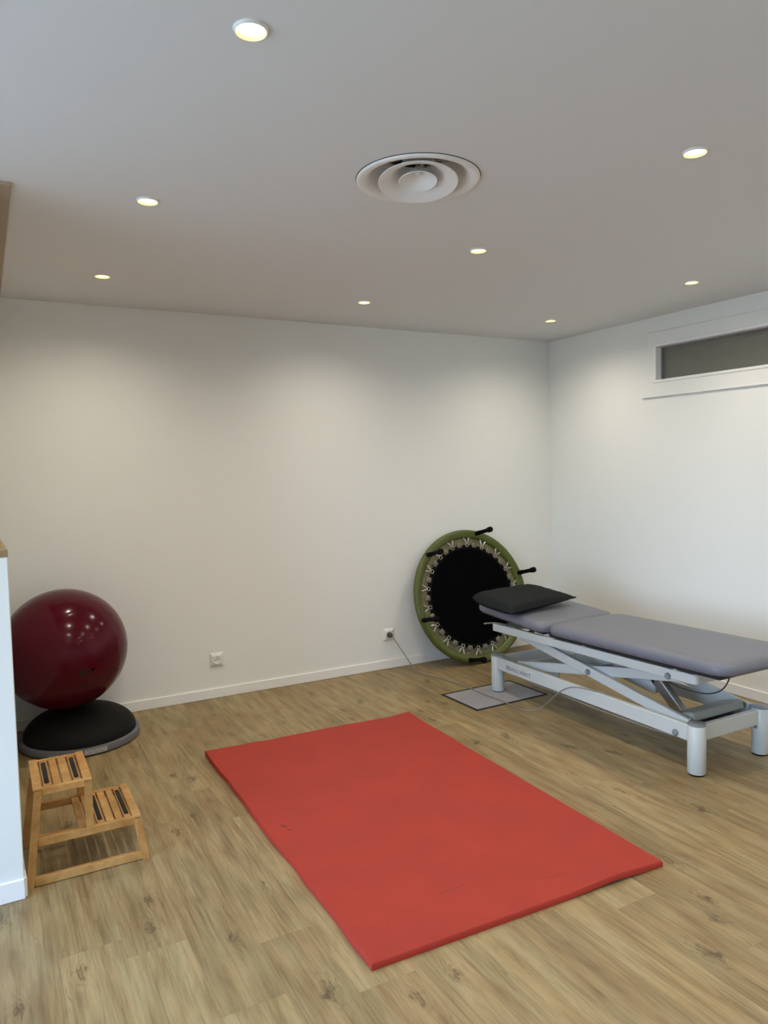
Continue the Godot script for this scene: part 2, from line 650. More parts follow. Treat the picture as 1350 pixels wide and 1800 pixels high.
func transom_window() -> void:
	var z0 := -3.62
	var z1 := -2.12
	var y0 := 2.062
	var y1 := 2.290
	var w := Node3D.new()
	w.name = "window_1"
	add_child(w)
	struct(w)
	var a := mb()
	# flat casing round the opening
	span(a, Vector3(XR - 0.012, 1.952, -3.745), Vector3(XR, y0 - 0.012, z1 + 0.12), 0.002)
	span(a, Vector3(XR - 0.010, y1 + 0.012, -3.70), Vector3(XR, 2.395, z1 + 0.12), 0.003)
	span(a, Vector3(XR - 0.010, y0 - 0.012, -3.70), Vector3(XR, y1 + 0.012, z0 - 0.012), 0.003)
	span(a, Vector3(XR - 0.010, y0 - 0.012, z1 + 0.012), Vector3(XR, y1 + 0.012, z1 + 0.12), 0.003)
	obj("casing", a, M["wall_paint"], w)
	var f := mb()
	for b in [[y0 - 0.02, y0, z0 - 0.02, z1 + 0.02], [y1, y1 + 0.02, z0 - 0.02, z1 + 0.02], [y0, y1, z0 - 0.02, z0], [y0, y1, z1, z1 + 0.02]]:
		span(f, Vector3(XR - 0.018, b[0], b[2]), Vector3(XR + 0.058, b[1], b[3]), 0.003)
	obj("frame", f, M["trim_paint"], w)
	var s := mb()
	span(s, Vector3(XR - 0.017, 1.945, -3.750), Vector3(XR, 1.953, z1 + 0.125), 0.002)
	obj("apron_edge", s, M["trim_paint"], w)
	var be := mb()
	for b in [[y0, y0 + 0.008, z0, z1], [y1 - 0.008, y1, z0, z1], [y0 + 0.008, y1 - 0.008, z0, z0 + 0.008]]:
		span(be, Vector3(XR + 0.035, b[0], b[2]), Vector3(XR + 0.05, b[1], b[3]), 0.001)
	obj("glazing_bead", be, M["table_grey"], w)
	var g := mb()
	span(g, Vector3(XR + 0.050, y0, z0), Vector3(XR + 0.056, y1, z1), 0.0005)
	obj("pane", g, M["glass"], w)
	# the corridor that the window gives on to
	slab("wall_corridor", [
		[Vector3(5.6, 0, -4.9), Vector3(5.7, HC, 0.6)],
		[Vector3(XR + 0.14, 0, -4.98), Vector3(5.6, HC, -4.88)],
		[Vector3(XR + 0.14, 0, 0.5), Vector3(5.6, HC, 0.6)]], "brown_paint", 0.0005)
	slab("trim_corridor_floor", [[Vector3(4.32, -0.1, -4.9), Vector3(5.7, 0, 0.6)]], "oak_slab", 0.0005)
	slab("trim_corridor_ceiling", [[Vector3(4.33, HC, -4.98), Vector3(5.7, HC + 0.1, 0.6)]], "brown_paint", 0.0005)
	var l := OmniLight3D.new()
	l.name = "corridor_lamp"
	l.light_color = Color(1.0, 0.9, 0.75)
	l.light_energy = 0.10
	l.light_size = 0.06
	l.omni_range = 12.0
	l.omni_attenuation = 2.0
	l.shadow_enabled = true
	l.position = Vector3(4.9, 1.9, -1.2)
	add_child(l)

# ------------------------------------------------------------------ ceiling fittings
func lamp_spots() -> Array:
	var out := []
	for z in [-4.02, -2.85, -1.66, -0.48, 0.70]:
		for x in [0.585, 2.082, 3.550]:
			out.append(Vector2(x, z))
	return out

func downlights() -> void:
	var label := {
		"0_0": "round lit ceiling downlight near the back wall above the burgundy ball",
		"0_1": "round lit ceiling downlight near the middle of the back wall, left of the trampoline",
		"0_2": "small round lit ceiling downlight nearest the corner of the back and right walls",
		"1_0": "round lit ceiling downlight left of the air vent, second from the back wall",
		"1_1": "round lit ceiling downlight just beyond the round air vent, over the red mat",
		"1_2": "round lit ceiling downlight beside the transom window, above the treatment table",
		"2_0": "large round lit ceiling downlight at the top edge of the photo, nearest the viewer",
		"2_1": "round lit ceiling downlight to the right of the round air vent, high in the photo"}
	var proto: Node3D = null
	var i := 0
	for p in lamp_spots():
		var key := "%d_%d" % [i / 3, i % 3]
		var o: Node3D
		if proto == null:
			o = thing("downlight", "", "downlight")
			proto = o
			var st := mb()
			lathe(st, [Vector2(0.0352, -0.0070), Vector2(0.0362, -0.0078), Vector2(0.0385, -0.0066), Vector2(0.0405, -0.0018), Vector2(0.0405, 0.0)], 40)
			obj("bezel", st, M["white_metal"], o)
			st = mb()
			lathe(st, [Vector2(0.0335, 0.006), Vector2(0.0352, -0.0070)], 40)
			obj("reflector", st, M["reflector"], o)
			st = mb()
			lathe(st, [Vector2(0.0, -0.0005), Vector2(0.022, 0.0005), Vector2(0.0335, 0.0025), Vector2(0.0335, 0.008), Vector2(0.0, 0.008)], 40)
			obj("lamp_lens", st, M["lamp_glow"], o)
			var l := SpotLight3D.new()
			l.name = "lamp_light"
			l.light_color = Color(1.0, 0.955, 0.875)
			l.light_energy = DOWNLIGHT_ENERGY
			l.light_size = 0.03
			l.spot_range = 14.0
			l.spot_attenuation = 2.0
			l.spot_angle = 80.0
			l.spot_angle_attenuation = 1.0
			l.shadow_enabled = true
			l.position = Vector3(0, -0.010, 0)
			l.rotation.x = -PI / 2
			o.add_child(l)
		else:
			o = proto.duplicate()
			o.name = numbered("downlight")
			add_child(o)
		o.position = Vector3(p.x, HC, p.y)
		tag(o, label.get(key, "round lit ceiling downlight outside the picture, over the near part of the room"), "downlight", "recessed ceiling downlights")
		i += 1

func air_vent() -> void:
	var t := thing("air_vent", "white round air diffuser with nested cones in the ceiling above the red mat", "air vent", Transform3D(Basis.IDENTITY, Vector3(1.385, HC, -2.245)))
	var st := mb()
	lathe(st, [Vector2(0.118, 0.085), Vector2(0.135, 0.060), Vector2(0.168, 0.012), Vector2(0.180, -0.001), Vector2(0.186, -0.0045), Vector2(0.206, -0.0095), Vector2(0.2125, -0.0085), Vector2(0.2155, -0.005), Vector2(0.2155, -0.0015)], 64)
	obj("outer_flange", st, M["white_metal"], t)
	st = mb()
	lathe(st, [Vector2(0.2155, -0.0015), Vector2(0.2180, 0.0), Vector2(0.2, 0.001)], 64)
	obj("gasket", st, M["dark_hole"], t)
	st = mb()
	lathe(st, [Vector2(0.050, 0.066), Vector2(0.056, 0.050), Vector2(0.076, 0.020), Vector2(0.104, 0.000), Vector2(0.134, -0.011), Vector2(0.1385, -0.012), Vector2(0.1395, -0.009), Vector2(0.134, -0.006), Vector2(0.106, 0.006), Vector2(0.080, 0.024), Vector2(0.060, 0.053), Vector2(0.053, 0.068)], 64)
	var core := Transform3D(Basis(Vector3(-0.851, 0, -0.525).normalized(), 0.14), Vector3(0, -0.004, 0))
	obj("deflector_ring", st, M["white_metal"], t, core)
	st = mb()
	lathe(st, [Vector2(0.0, 0.040), Vector2(0.012, 0.038), Vector2(0.030, 0.020), Vector2(0.052, 0.003), Vector2(0.0660, -0.007), Vector2(0.0675, -0.005), Vector2(0.053, 0.007), Vector2(0.032, 0.025), Vector2(0.014, 0.044), Vector2(0.0, 0.046)], 56)
	obj("inner_cone", st, M["white_metal"], t, core)
	st = mb()
	lathe(st, [Vector2(0.0, 0.018), Vector2(0.006, 0.019), Vector2(0.0100, 0.023), Vector2(0.0100, 0.040)], 20)
	obj("centre_screw", st, M["white_plastic"], t, core)
	st = mb()
	for k in 3:
		var d := Vector3(cos(k * PI / 3.0 + 0.3), 0, sin(k * PI / 3.0 + 0.3))
		bar(st, d * -0.19 + Vector3.UP * 0.07, d * 0.19 + Vector3.UP * 0.07, 0.012, 0.006, d.cross(Vector3.UP), 0.001)
	tube(st, [Vector3(0, 0.036, 0), Vector3(0, 0.09, 0)], 0.009, 10)
	obj("bracket", st, M["steel"], t)

# ------------------------------------------------------------------ wall sockets and cord
func sockets() -> void:
	for k in 2:
		var x: float = [1.298, 2.593][k]
		var t := thing("wall_socket", ["white square wall socket with nothing plugged in, left of the red mat's far corner", "white square wall socket with a grey plug in it, left of the trampoline"][k], "socket", Transform3D(Basis.IDENTITY, Vector3(x, 0.254, ZB)), "white wall sockets")
		var flat := Transform3D(Basis(Vector3.RIGHT, PI / 2), Vector3.ZERO)   # y of the profile comes out of the wall
		var st := mb()
		rslab(st, 0.044, 0.045, 0.004, [Vector2(0, 0.0), Vector2(0, 0.0065), Vector2(0.001, 0.0080)], flat, 3)
		obj("plate", st, M["white_plastic"], t)
		st = mb()
		lathe(st, [Vector2(0.0285, 0.008), Vector2(0.0285, 0.0105), Vector2(0.027, 0.012), Vector2(0.0255, 0.0105), Vector2(0.0215, 0.0095), Vector2(0.0, 0.0092)], 32, flat)
		obj("insert", st, M["white_plastic"], t)
		for s in [-1, 1]:
			st = mb()
			lathe(st, [Vector2(0.0033, 0.008), Vector2(0.0033, 0.0099), Vector2(0.0, 0.0099)], 12, flat * Transform3D(Basis.IDENTITY, Vector3(0.0095 * s, 0, 0.002)))
			obj("pin_hole", st, M["dark_hole"], t)
		st = mb()
		lathe(st, [Vector2(0.0034, 0.009), Vector2(0.0034, 0.0125), Vector2(0.0022, 0.0145), Vector2(0.0, 0.0147)], 12, flat * Transform3D(Basis.IDENTITY, Vector3(0, 0, -0.0105)))
		obj("earth_pin", st, M["steel"], t)

func power_cord() -> void:
	var t := thing("power_cord", "thin grey mains cord running from the wall socket over the floor to the treatment table", "cord")
	var st := mb()
	var sock := Vector3(2.593, 0.254, ZB + 0.010)
	lathe(st, [Vector2(0.0, 0.004), Vector2(0.0195, 0.004), Vector2(0.0195, 0.014), Vector2(0.017, 0.026), Vector2(0.009, 0.034), Vector2(0.005, 0.046), Vector2(0.0, 0.046)], 20, Transform3D(Basis(Vector3.RIGHT, PI / 2), sock))
	obj("plug", st, M["cable_dark"], t)
	st = mb()
	var p := [sock + Vector3(0, 0, 0.044), Vector3(2.612, 0.215, -4.660), Vector3(2.665, 0.108, -4.610), Vector3(2.700, 0.030, -4.555), Vector3(2.712, 0.005, -4.470), Vector3(2.745, 0.0045, -4.345), Vector3(2.772, 0.0045, -4.235), Vector3(2.800, 0.0045, -4.080), Vector3(2.796, 0.0085, -3.830), Vector3(2.811, 0.0085, -3.660), Vector3(2.815, 0.0045, -3.520), Vector3(2.845, 0.0045, -3.425), Vector3(2.880, 0.035, -3.370), Vector3(2.882, 0.105, -3.285), Vector3(2.884, 0.175, -3.205), Vector3(2.884, 0.221, -3.120), Vector3(2.887, 0.240, -3.030), Vector3(2.905, 0.2425, -2.950), Vector3(2.931, 0.2425, -2.890), Vector3(2.9345, 0.22, -2.84)]
	tube(st, smooth_path(p, 5), 0.0035, 8)
	obj("cable", st, M["cable_grey"], t)

func floor_hatch() -> void:
	var t := thing("floor_hatch", "square grey metal floor hatch with a dark rim under the treatment table's far leg", "floor hatch", Transform3D(Basis(Vector3.UP, 0.03), Vector3(2.862, 0, -3.806)))
	var st := mb()
	for s in [-1, 1]:
		span(st, Vector3(-0.29, -0.003, s * 0.184 - 0.010), Vector3(0.29, 0.0022, s * 0.184 + 0.010), 0.0008)
		span(st, Vector3(s * 0.280 - 0.010, -0.003, -0.174), Vector3(s * 0.280 + 0.010, 0.0022, 0.174), 0.0008)
	obj("rim", st, M["hatch_frame"], t)
	st = mb()
	span(st, Vector3(-0.269, -0.003, -0.173), Vector3(0.269, 0.0030, 0.173), 0.001)
	obj("plate", st, M["hatch_metal"], t)

# ------------------------------------------------------------------ treatment table
func treatment_table() -> void:
	var t := thing("treatment_table", "grey padded treatment table on a white scissor-lift frame along the right wall", "table", Transform3D(Basis.IDENTITY, Vector3(3.17, 0, -3.08)))
	var O := Vector3(-3.17, 0, 3.08)
	var xn := 2.932
	var xf := 3.412
	var zf := -3.856
	var zn := -2.312
	# legs
	for p in [[xn, zn], [xn, zf], [xf, zn], [xf, zf]]:
		var at := Transform3D(Basis.IDENTITY, Vector3(p[0], 0, p[1]) + O)
		var st := mb()
		lathe(st, [Vector2(0.0, 0.008), Vector2(0.040, 0.008), Vector2(0.0425, 0.011), Vector2(0.0425, 0.240), Vector2(0.0405, 0.2425), Vector2(0.0, 0.2425)], 36, at)
		var leg := obj("leg", st, M["table_white"], t)
		st = mb()
		lathe(st, [Vector2(0.0425, 0.2405), Vector2(0.0425, 0.2460), Vector2(0.039, 0.2490), Vector2(0.0, 0.2500)], 36, at)
		obj("end_cap", st, M["table_grey"], leg)
		st = mb()
		lathe(st, [Vector2(0.0, 0.0005), Vector2(0.037, 0.0005), Vector2(0.0385, 0.009), Vector2(0.0, 0.009)], 28, at)
		obj("foot", st, M["black_rubber"], leg)
		if p[0] == xf and p[1] == zn:
			st = mb()
			lathe(st, [Vector2(0.0, 0.004), Vector2(0.010, 0.003), Vector2(0.012, 0.0)], 16, Transform3D(Basis(Vector3.BACK, PI / 2), Vector3(p[0] - 0.0415, 0.150, p[1]) + O))
			obj("plug_cap", st, M["table_grey"], leg)
	# base frame
	for x in [2.912, 3.432]:
		var st := mb()
		span(st, Vector3(x - 0.014, 0.160, zf + 0.03) + O, Vector3(x + 0.014, 0.238, zn - 0.03) + O, 0.004)
		var rail := obj("base_rail", st, M["table_white"], t)
		if x < 3.0:
			lettering(rail, Vector3(x - 0.0141, 0.186, -3.722) + O)
	for z in [zn, zf]:
		var st := mb()
		span(st, Vector3(xn + 0.03, 0.160, z - 0.016) + O, Vector3(xf - 0.03, 0.236, z + 0.016) + O, 0.004)
		obj("cross_beam", st, M["table_white"], t)
	# scissor arms; the outer pair falls towards the near end, the inner pair rises
	for s in [-1.0, 1.0]:
		var xm := 3.172
		var st := mb()
		var xa: float = xm + s * 0.226
		var a0 := Vector3(xa, 0.443, -3.765)
		var a1 := Vector3(xa, 0.222, -2.365)
		bar(st, a0 + O, a1 + O, 0.026, 0.055, Vector3.RIGHT, 0.003)
		var arm := obj("scissor_arm", st, M["table_white"], t)
		st = mb()
		bar(st, a1 + O, a1 + Vector3(0, -0.003, 0.019) + O, 0.028, 0.054, Vector3.RIGHT, 0.003)
		obj("end_cap", st, M["table_grey"], arm)
		st = mb()
		var xb: float = xm + s * 0.196
		var b0 := Vector3(xb, 0.205, -3.690)
		var b1 := Vector3(xb, 0.440, -2.430)
		bar(st, b0 + O, b1 + O, 0.026, 0.056, Vector3.RIGHT, 0.003)
		obj("scissor_arm", st, M["table_white"], t)
		# round bolt heads on the outside
		for b in [Vector3(xm + s * 0.240, 0.325, -3.03), Vector3(xm + s * 0.2745, 0.182, -2.405), Vector3(3.12 + s * 0.2585, 0.462, -2.42)]:
			st = mb()
			lathe(st, [Vector2(0.0165, 0.0), Vector2(0.0165, 0.007), Vector2(0.013, 0.012), Vector2(0.0, 0.0145)], 24, Transform3D(Basis(Vector3.BACK, PI / 2 * -s), b + O))
			obj("bolt_cap", st, M["table_grey"], t)
	# cross shafts, motor housing and lifting column between the arms
	for m in [[Vector3(2.96, 0.330, -3.03), Vector3(3.38, 0.330, -3.03), 0.03, 0.03, Vector3.UP], [Vector3(2.965, 0.40, -2.66), Vector3(3.37, 0.40, -2.66), 0.04, 0.04, Vector3.UP], [Vector3(2.965, 0.225, -3.60), Vector3(3.37, 0.225, -3.60), 0.05, 0.04, Vector3.UP]]:
		var cs := mb()
		bar(cs, m[0] + O, m[1] + O, m[2], m[3], m[4], 0.004)
		obj("cross_shaft", cs, M["table_white"], t)
	var mp := mb()
	bar(mp, Vector3(2.975, 0.236, -2.425) + O, Vector3(3.355, 0.236, -2.425) + O, 0.125, 0.045, Vector3(0, 0.28, 1), 0.006)
	obj("cover_plate", mp, M["plate_grey"], t)
	var cv := mb()
	span(cv, Vector3(2.985, 0.165, -2.46) + O, Vector3(3.36, 0.196, -2.335) + O, 0.006)
	obj("base_tray", cv, M["table_grey"], t)
	var ac := mb()
	bar(ac, Vector3(3.14, 0.175, -2.555) + O, Vector3(3.14, 0.395, -2.80) + O, 0.055, 0.050, Vector3.RIGHT, 0.004)
	var act := obj("actuator", ac, M["steel"], t)
	ac = mb()
	bar(ac, Vector3(3.15, 0.290, -2.72) + O, Vector3(3.15, 0.350, -3.20) + O, 0.075, 0.085, Vector3.RIGHT, 0.008)
	obj("motor", ac, M["table_white"], act)
	ac = mb()
	tube(ac, [Vector3(3.118, 0.190, -2.530) + O, Vector3(3.118, 0.36, -2.715) + O], 0.008, 12)
	obj("piston", ac, M["chrome"], act)
	# upper frame, 1.1 degrees higher at the near end
	var tilt := Transform3D(Basis(Vector3.RIGHT, -0.0200), Vector3(3.12, 0.461, -3.05) + O)
	var uf := mb()
	for x in [-0.245, 0.245]:
		cbox(uf, Vector3(0.026, 0.048, 1.53), tilt * Transform3D(Basis.IDENTITY, Vector3(x, 0, 0.0)), 0.003)
	cbox(uf, Vector3(0.46, 0.046, 0.03), tilt * Transform3D(Basis.IDENTITY, Vector3(0, 0, 0.765)), 0.003)
	cbox(uf, Vector3(0.46, 0.036, 0.03), tilt * Transform3D(Basis.IDENTITY, Vector3(0, 0, -0.68)), 0.003)
	for x in [-1.0, 1.0]:
		lathe(uf, [Vector2(0.0, -0.024), Vector2(0.024, -0.024), Vector2(0.027, -0.021), Vector2(0.027, 0.021), Vector2(0.024, 0.024), Vector2(0.0, 0.024)], 24, tilt * Transform3D(Basis.IDENTITY, Vector3(x * 0.231, 0, 0.757)))
	obj("upper_frame", uf, M["table_white"], t)
	for p in [Vector2(-0.24, 0.66), Vector2(-0.24, 0.05), Vector2(0.24, 0.66), Vector2(0.24, 0.05), Vector2(-0.24, -0.20), Vector2(0.24, -0.20)]:
		var sp := mb()
		lathe(sp, [Vector2(0.013, 0.018), Vector2(0.013, 0.052)], 16, tilt * Transform3D(Basis.IDENTITY, Vector3(p.x, 0, p.y)))
		obj("stand_off", sp, M["table_white"], t)
	# padded sections on black boards
	var pad := [Vector2(0.030, -0.031), Vector2(0.014, -0.029), Vector2(0.004, -0.021), Vector2(0.0, -0.008), Vector2(0.001, 0.004), Vector2(0.006, 0.015), Vector2(0.016, 0.024), Vector2(0.034, 0.030), Vector2(0.07, 0.033), Vector2(0.16, 0.034)]
	var st := mb()
	var back_at := tilt * Transform3D(Basis.IDENTITY, Vector3(0.0, 0.084, 0.380))
	rslab(st, 0.305, 0.604, 0.105, pad, back_at, 10)
	var long_pad := obj("long_cushion", st, M["grey_vinyl"], t)
	st = mb()
	cbox(st, Vector3(0.545, 0.020, 1.13), back_at * Transform3D(Basis.IDENTITY, Vector3(0, -0.040, -0.02)), 0.003)
	obj("board", st, M["black_ply"], long_pad)
	st = mb()
	var head_at := tilt * Transform3D(Basis(Vector3.RIGHT, 0.072), Vector3(0.0, 0.102, -0.563))
	rslab(st, 0.305, 0.338, 0.085, pad, head_at, 10)
	var head := obj("head_cushion", st, M["grey_vinyl"], t)
	st = mb()
	cbox(st, Vector3(0.53, 0.016, 0.60), head_at * Transform3D(Basis.IDENTITY, Vector3(0, -0.038, 0)), 0.003)
	obj("board", st, M["black_ply"], head)
	for x in [-0.22, 0.22]:
		st = mb()
		cbox(st, Vector3(0.035, 0.012, 0.64), head_at * Transform3D(Basis.IDENTITY, Vector3(x, -0.048, -0.005)), 0.002)
		obj("bracket", st, M["table_white"], head)
	# release lever at the far end and the hand-switch lead at the near end
	st = mb()
	tube(st, smooth_path([Vector3(2.905, 0.470, -3.72) + O, Vector3(2.882, 0.472, -3.80) + O, Vector3(2.862, 0.462, -3.86) + O, Vector3(2.85, 0.455, -3.89) + O], 4), 0.005, 8)
	obj("lever", st, M["steel"], t)
	st = mb()
	tube(st, smooth_path([Vector3(3.13, 0.50, -2.28) + O, Vector3(3.14, 0.43, -2.295) + O, Vector3(3.15, 0.361, -2.347) + O, Vector3(3.15, 0.322, -2.438) + O, Vector3(3.15, 0.315, -2.576) + O, Vector3(3.15, 0.33, -2.68) + O], 6), 0.0035, 8)
	obj("lead", st, M["cable_dark"], t)
	st = mb()
	tube(st, smooth_path([Vector3(2.930, 0.152, -3.76) + O, Vector3(2.915, 0.150, -3.4) + O, Vector3(2.905, 0.146, -3.0) + O, Vector3(2.905, 0.150, -2.6) + O, Vector3(2.93, 0.152, -2.38) + O], 6), 0.004, 8)
	obj("lead", st, M["cable_grey"], t)

func lettering(rail: Node3D, at: Vector3) -> void:
	var font := SystemFont.new()
	font.font_names = PackedStringArray(["Droid Sans"])
	var z := at.z
	var turn := Basis(Vector3.UP, -PI / 2)
	for part in [["Manu", "letter_grey", 0.102, 1.0], ["x", "letter_pale", 0.030, 1.25], ["elect", "letter_grey", 0.098, 1.0]]:
		var tm := TextMesh.new()
		tm.text = part[0]
		tm.font = font
		tm.font_size = 32
		tm.depth = 0.0006
		tm.pixel_size = 0.00125
		var ab := tm.get_aabb()
		var o := MeshInstance3D.new()
		o.name = "lettering"
		o.mesh = tm
		o.material_override = M[part[1]]
		var k: float = part[2] / maxf(ab.size.x, 0.001)
		o.transform = Transform3D(turn * Basis.from_scale(Vector3(k, 0.95 * part[3], 1.0)), Vector3(at.x, at.y + 0.0005, z) - turn * (Vector3(ab.position.x * k, 0.0, 0.0)))
		var mid: float = ab.position.y + ab.size.y * 0.5
		o.position.y = at.y + 0.011 - 0.95 * part[3] * mid - (0.0045 if part[0] == "x" else 0.0)
		rail.add_child(o, true)
		z += part[2] + 0.003

func pillow() -> void:
	var t := thing("pillow", "charcoal rectangular pillow with piped edges lying on the head of the treatment table", "pillow", Transform3D(Basis(Vector3.UP, 0.10) * Basis(Vector3.BACK, 0.05) * Basis(Vector3.RIGHT, 0.075), Vector3(3.004, 0.632, -3.694)))
	var n := noise(33, 2.6, 2)
	var hx := 0.284
	var hz := 0.200
	var N := 44
	var st := mb()
	var P := func(i: int, j: int, s: float) -> Vector3:
		var u := 2.0 * i / N - 1.0
		var v := 2.0 * j / N - 1.0
		var fu := 1.0 - pow(absf(u), 3.6)
		var fv := 1.0 - pow(absf(v), 3.2)
		var th := 0.062 * pow(maxf(fu, 0.0), lerpf(0.26, 0.5, 0.5 * (u + 1.0))) * pow(maxf(fv, 0.0), 0.42) * (1.0 - 0.20 * u)
		var dip := 0.012 * exp(-((u + 0.05) * (u + 0.05) + v * v) / 0.05)
		var bl := pow(clampf(-u, 0.0, 1.0), 4.0) * pow(clampf(-v, 0.0, 1.0), 2.0)
		var x := hx * u * (1.0 - 0.055 * (1.0 - v * v) * absf(u)) * (1.0 - 0.16 * bl)
		var z := hz * v * (1.0 - 0.085 * (1.0 - u * u) * absf(v))
		var corner := 0.006 * pow(absf(u * v), 3.0)
		var wob := 0.008 * n.get_noise_2d(u * 1.4, v * 1.1) * fu * fv
		if s > 0:
			return Vector3(x, th - dip + wob + corner, z)
		return Vector3(x, -th * 0.50 + corner, z)
	for s in [1.0, -1.0]:
		st.set_smooth_group(1 if s > 0 else 2)
		for i in N:
			for j in N:
				var a: Vector3 = P.call(i, j, s)
				var b: Vector3 = P.call(i + 1, j, s)
				var c: Vector3 = P.call(i + 1, j + 1, s)
				var d: Vector3 = P.call(i, j + 1, s)
				for v in ([a, b, c, a, c, d] if s > 0 else [a, c, b, a, d, c]):
					st.add_vertex(v)
	obj("cover", st, M["charcoal_cloth"], t)
	st = mb()
	var rim := []
	for k in 4 * N + 1:
		var q := (k / N) % 4
		var r := k % N
		rim.append(P.call(r if q == 0 else (N if q == 1 else (N - r if q == 2 else 0)), 0 if q == 0 else (r if q == 1 else (N if q == 2 else N - r)), 1.0))
	tube(st, rim, 0.0042, 6, 3, false)
	obj("piping", st, M["charcoal_cloth"], t)

# ------------------------------------------------------------------ trampoline
func trampoline() -> void:
	var al := 0.2413
	var nrm := Vector3(0, sin(al), cos(al))
	var upv := Vector3(0, cos(al), -sin(al))
	# local y is the normal, local x the room's x, local z points down the disc
	var t := thing("trampoline", "round green fitness trampoline with a black mat leaning on the back wall, legs outwards", "trampoline", Transform3D(Basis(Vector3.RIGHT, nrm, -upv), Vector3(3.251, 0.498, -4.589)))
	var st := mb()
	lathe(st, [Vector2(0.447, -0.018), Vector2(0.449, 0.002), Vector2(0.456, 0.010), Vector2(0.468, 0.013), Vector2(0.484, 0.022), Vector2(0.498, 0.022), Vector2(0.508, 0.014), Vector2(0.512, 0.0), Vector2(0.510, -0.012), Vector2(0.503, -0.020), Vector2(0.447, -0.020)], 96)
	obj("rim_cover", st, M["green_vinyl"], t)
	st = mb()
	var n := noise(44, 1.0, 2)
	# creased underside of the spring cover
	var R0 := 0.372
	var R1 := 0.450
	st.set_smooth_group(5)
	for k in 144:
		for j in 6:
			var q := []
			for c in [[0, 0], [1, 0], [1, 1], [0, 1]]:
				var th: float = TAU * (k + c[0]) / 144.0
				var r := lerpf(R0, R1, (j + c[1]) / 6.0)
				q.append(Vector3(r * cos(th), -0.013 + 0.007 * n.get_noise_2d(cos(th) * 9.0 + r * 6.0, sin(th) * 9.0), r * sin(th)))
			for i in [0, 1, 2, 0, 2, 3]:
				st.add_vertex(q[i])
	obj("spring_cover", st, M["lining"], t)
	st = mb()
	lathe(st, [Vector2(0.0, 0.002), Vector2(0.30, 0.002), Vector2(0.388, 0.003), Vector2(0.392, 0.002), Vector2(0.394, -0.001), Vector2(0.388, -0.003), Vector2(0.0, -0.003)], 96)
	var jm := obj("jump_mat", st, M["jump_mat"], t)
	st = mb()
	lathe(st, [Vector2(0.362, 0.0024), Vector2(0.363, 0.0045), Vector2(0.391, 0.0045), Vector2(0.393, 0.0020)], 96)
	obj("edge_webbing", st, M["black_rubber"], jm)
	# eighteen pairs of springs, each pair meeting at a triangular ring; beige loops between
	var tri := mb()
	tube(tri, [Vector3(0.381, 0.0075, -0.010), Vector3(0.395, 0.0085, -0.014), Vector3(0.408, 0.009, 0.0), Vector3(0.395, 0.0085, 0.014), Vector3(0.381, 0.0075, 0.010), Vector3(0.381, 0.0075, -0.010)], 0.0028, 6, 4, false)
	tri.generate_normals()
	var tri_mesh := tri.commit()
	var lp := mb()
	rslab(lp, 0.019, 0.021, 0.010, [Vector2(0, -0.004), Vector2(0, 0.004), Vector2(0.005, 0.0085)], Transform3D(Basis.IDENTITY, Vector3(0.396, 0.001, 0)), 4)
	lp.generate_normals()
	var lp_mesh := lp.commit()
	var spm := []
	for s in [-1.0, 1.0]:
		var sp := mb()
		var a := Vector3(0.405, 0.008, 0.004 * s)
		var b := Vector3(0.450, 0.005, 0.025 * s)
		tube(sp, [a, a.lerp(b, 0.22)], 0.0022, 6, 4, false)
		# coiled body: a ribbed tube
		var body := []
		tube(sp, [a.lerp(b, 0.22), a.lerp(b, 0.24), a.lerp(b, 0.93)], 0.0060, 8, 5, true)
		tube(sp, [a.lerp(b, 0.90), b], 0.0022, 6, 4, false)
		sp.generate_normals()
		spm.append(sp.commit())
	for k in 18:
		var turn := Basis(Vector3.UP, TAU * (k + 0.35) / 18.0)
		for part in [["spring", spm[0], "chrome", 0.0], ["spring", spm[1], "chrome", 0.0], ["ring", tri_mesh, "chrome", 0.0], ["loop", lp_mesh, "loop_web", PI / 18.0]]:
			var o := MeshInstance3D.new()
			o.name = part[0]
			o.mesh = part[1]
			o.material_override = M[part[2]]
			o.basis = turn * Basis(Vector3.UP, part[3])
			t.add_child(o, true)
	for k in 6:
		var deg := 76.0 + 60.0 * k
		var d := Vector3(cos(deg_to_rad(deg)), 0, -sin(deg_to_rad(deg))) * 0.489
		var at := Transform3D(Basis.IDENTITY, d)
		st = mb()
		lathe(st, [Vector2(0.0175, 0.015), Vector2(0.0175, 0.060), Vector2(0.0150, 0.066), Vector2(0.0150, 0.165)], 20, at)
		var leg := obj("leg", st, M["black_rubber"], t)
		st = mb()
		lathe(st, [Vector2(0.0152, 0.160), Vector2(0.0190, 0.170), Vector2(0.0215, 0.195), Vector2(0.0205, 0.210), Vector2(0.014, 0.217), Vector2(0.0, 0.218)], 20, at)
		obj("rubber_tip", st, M["black_rubber"], leg)

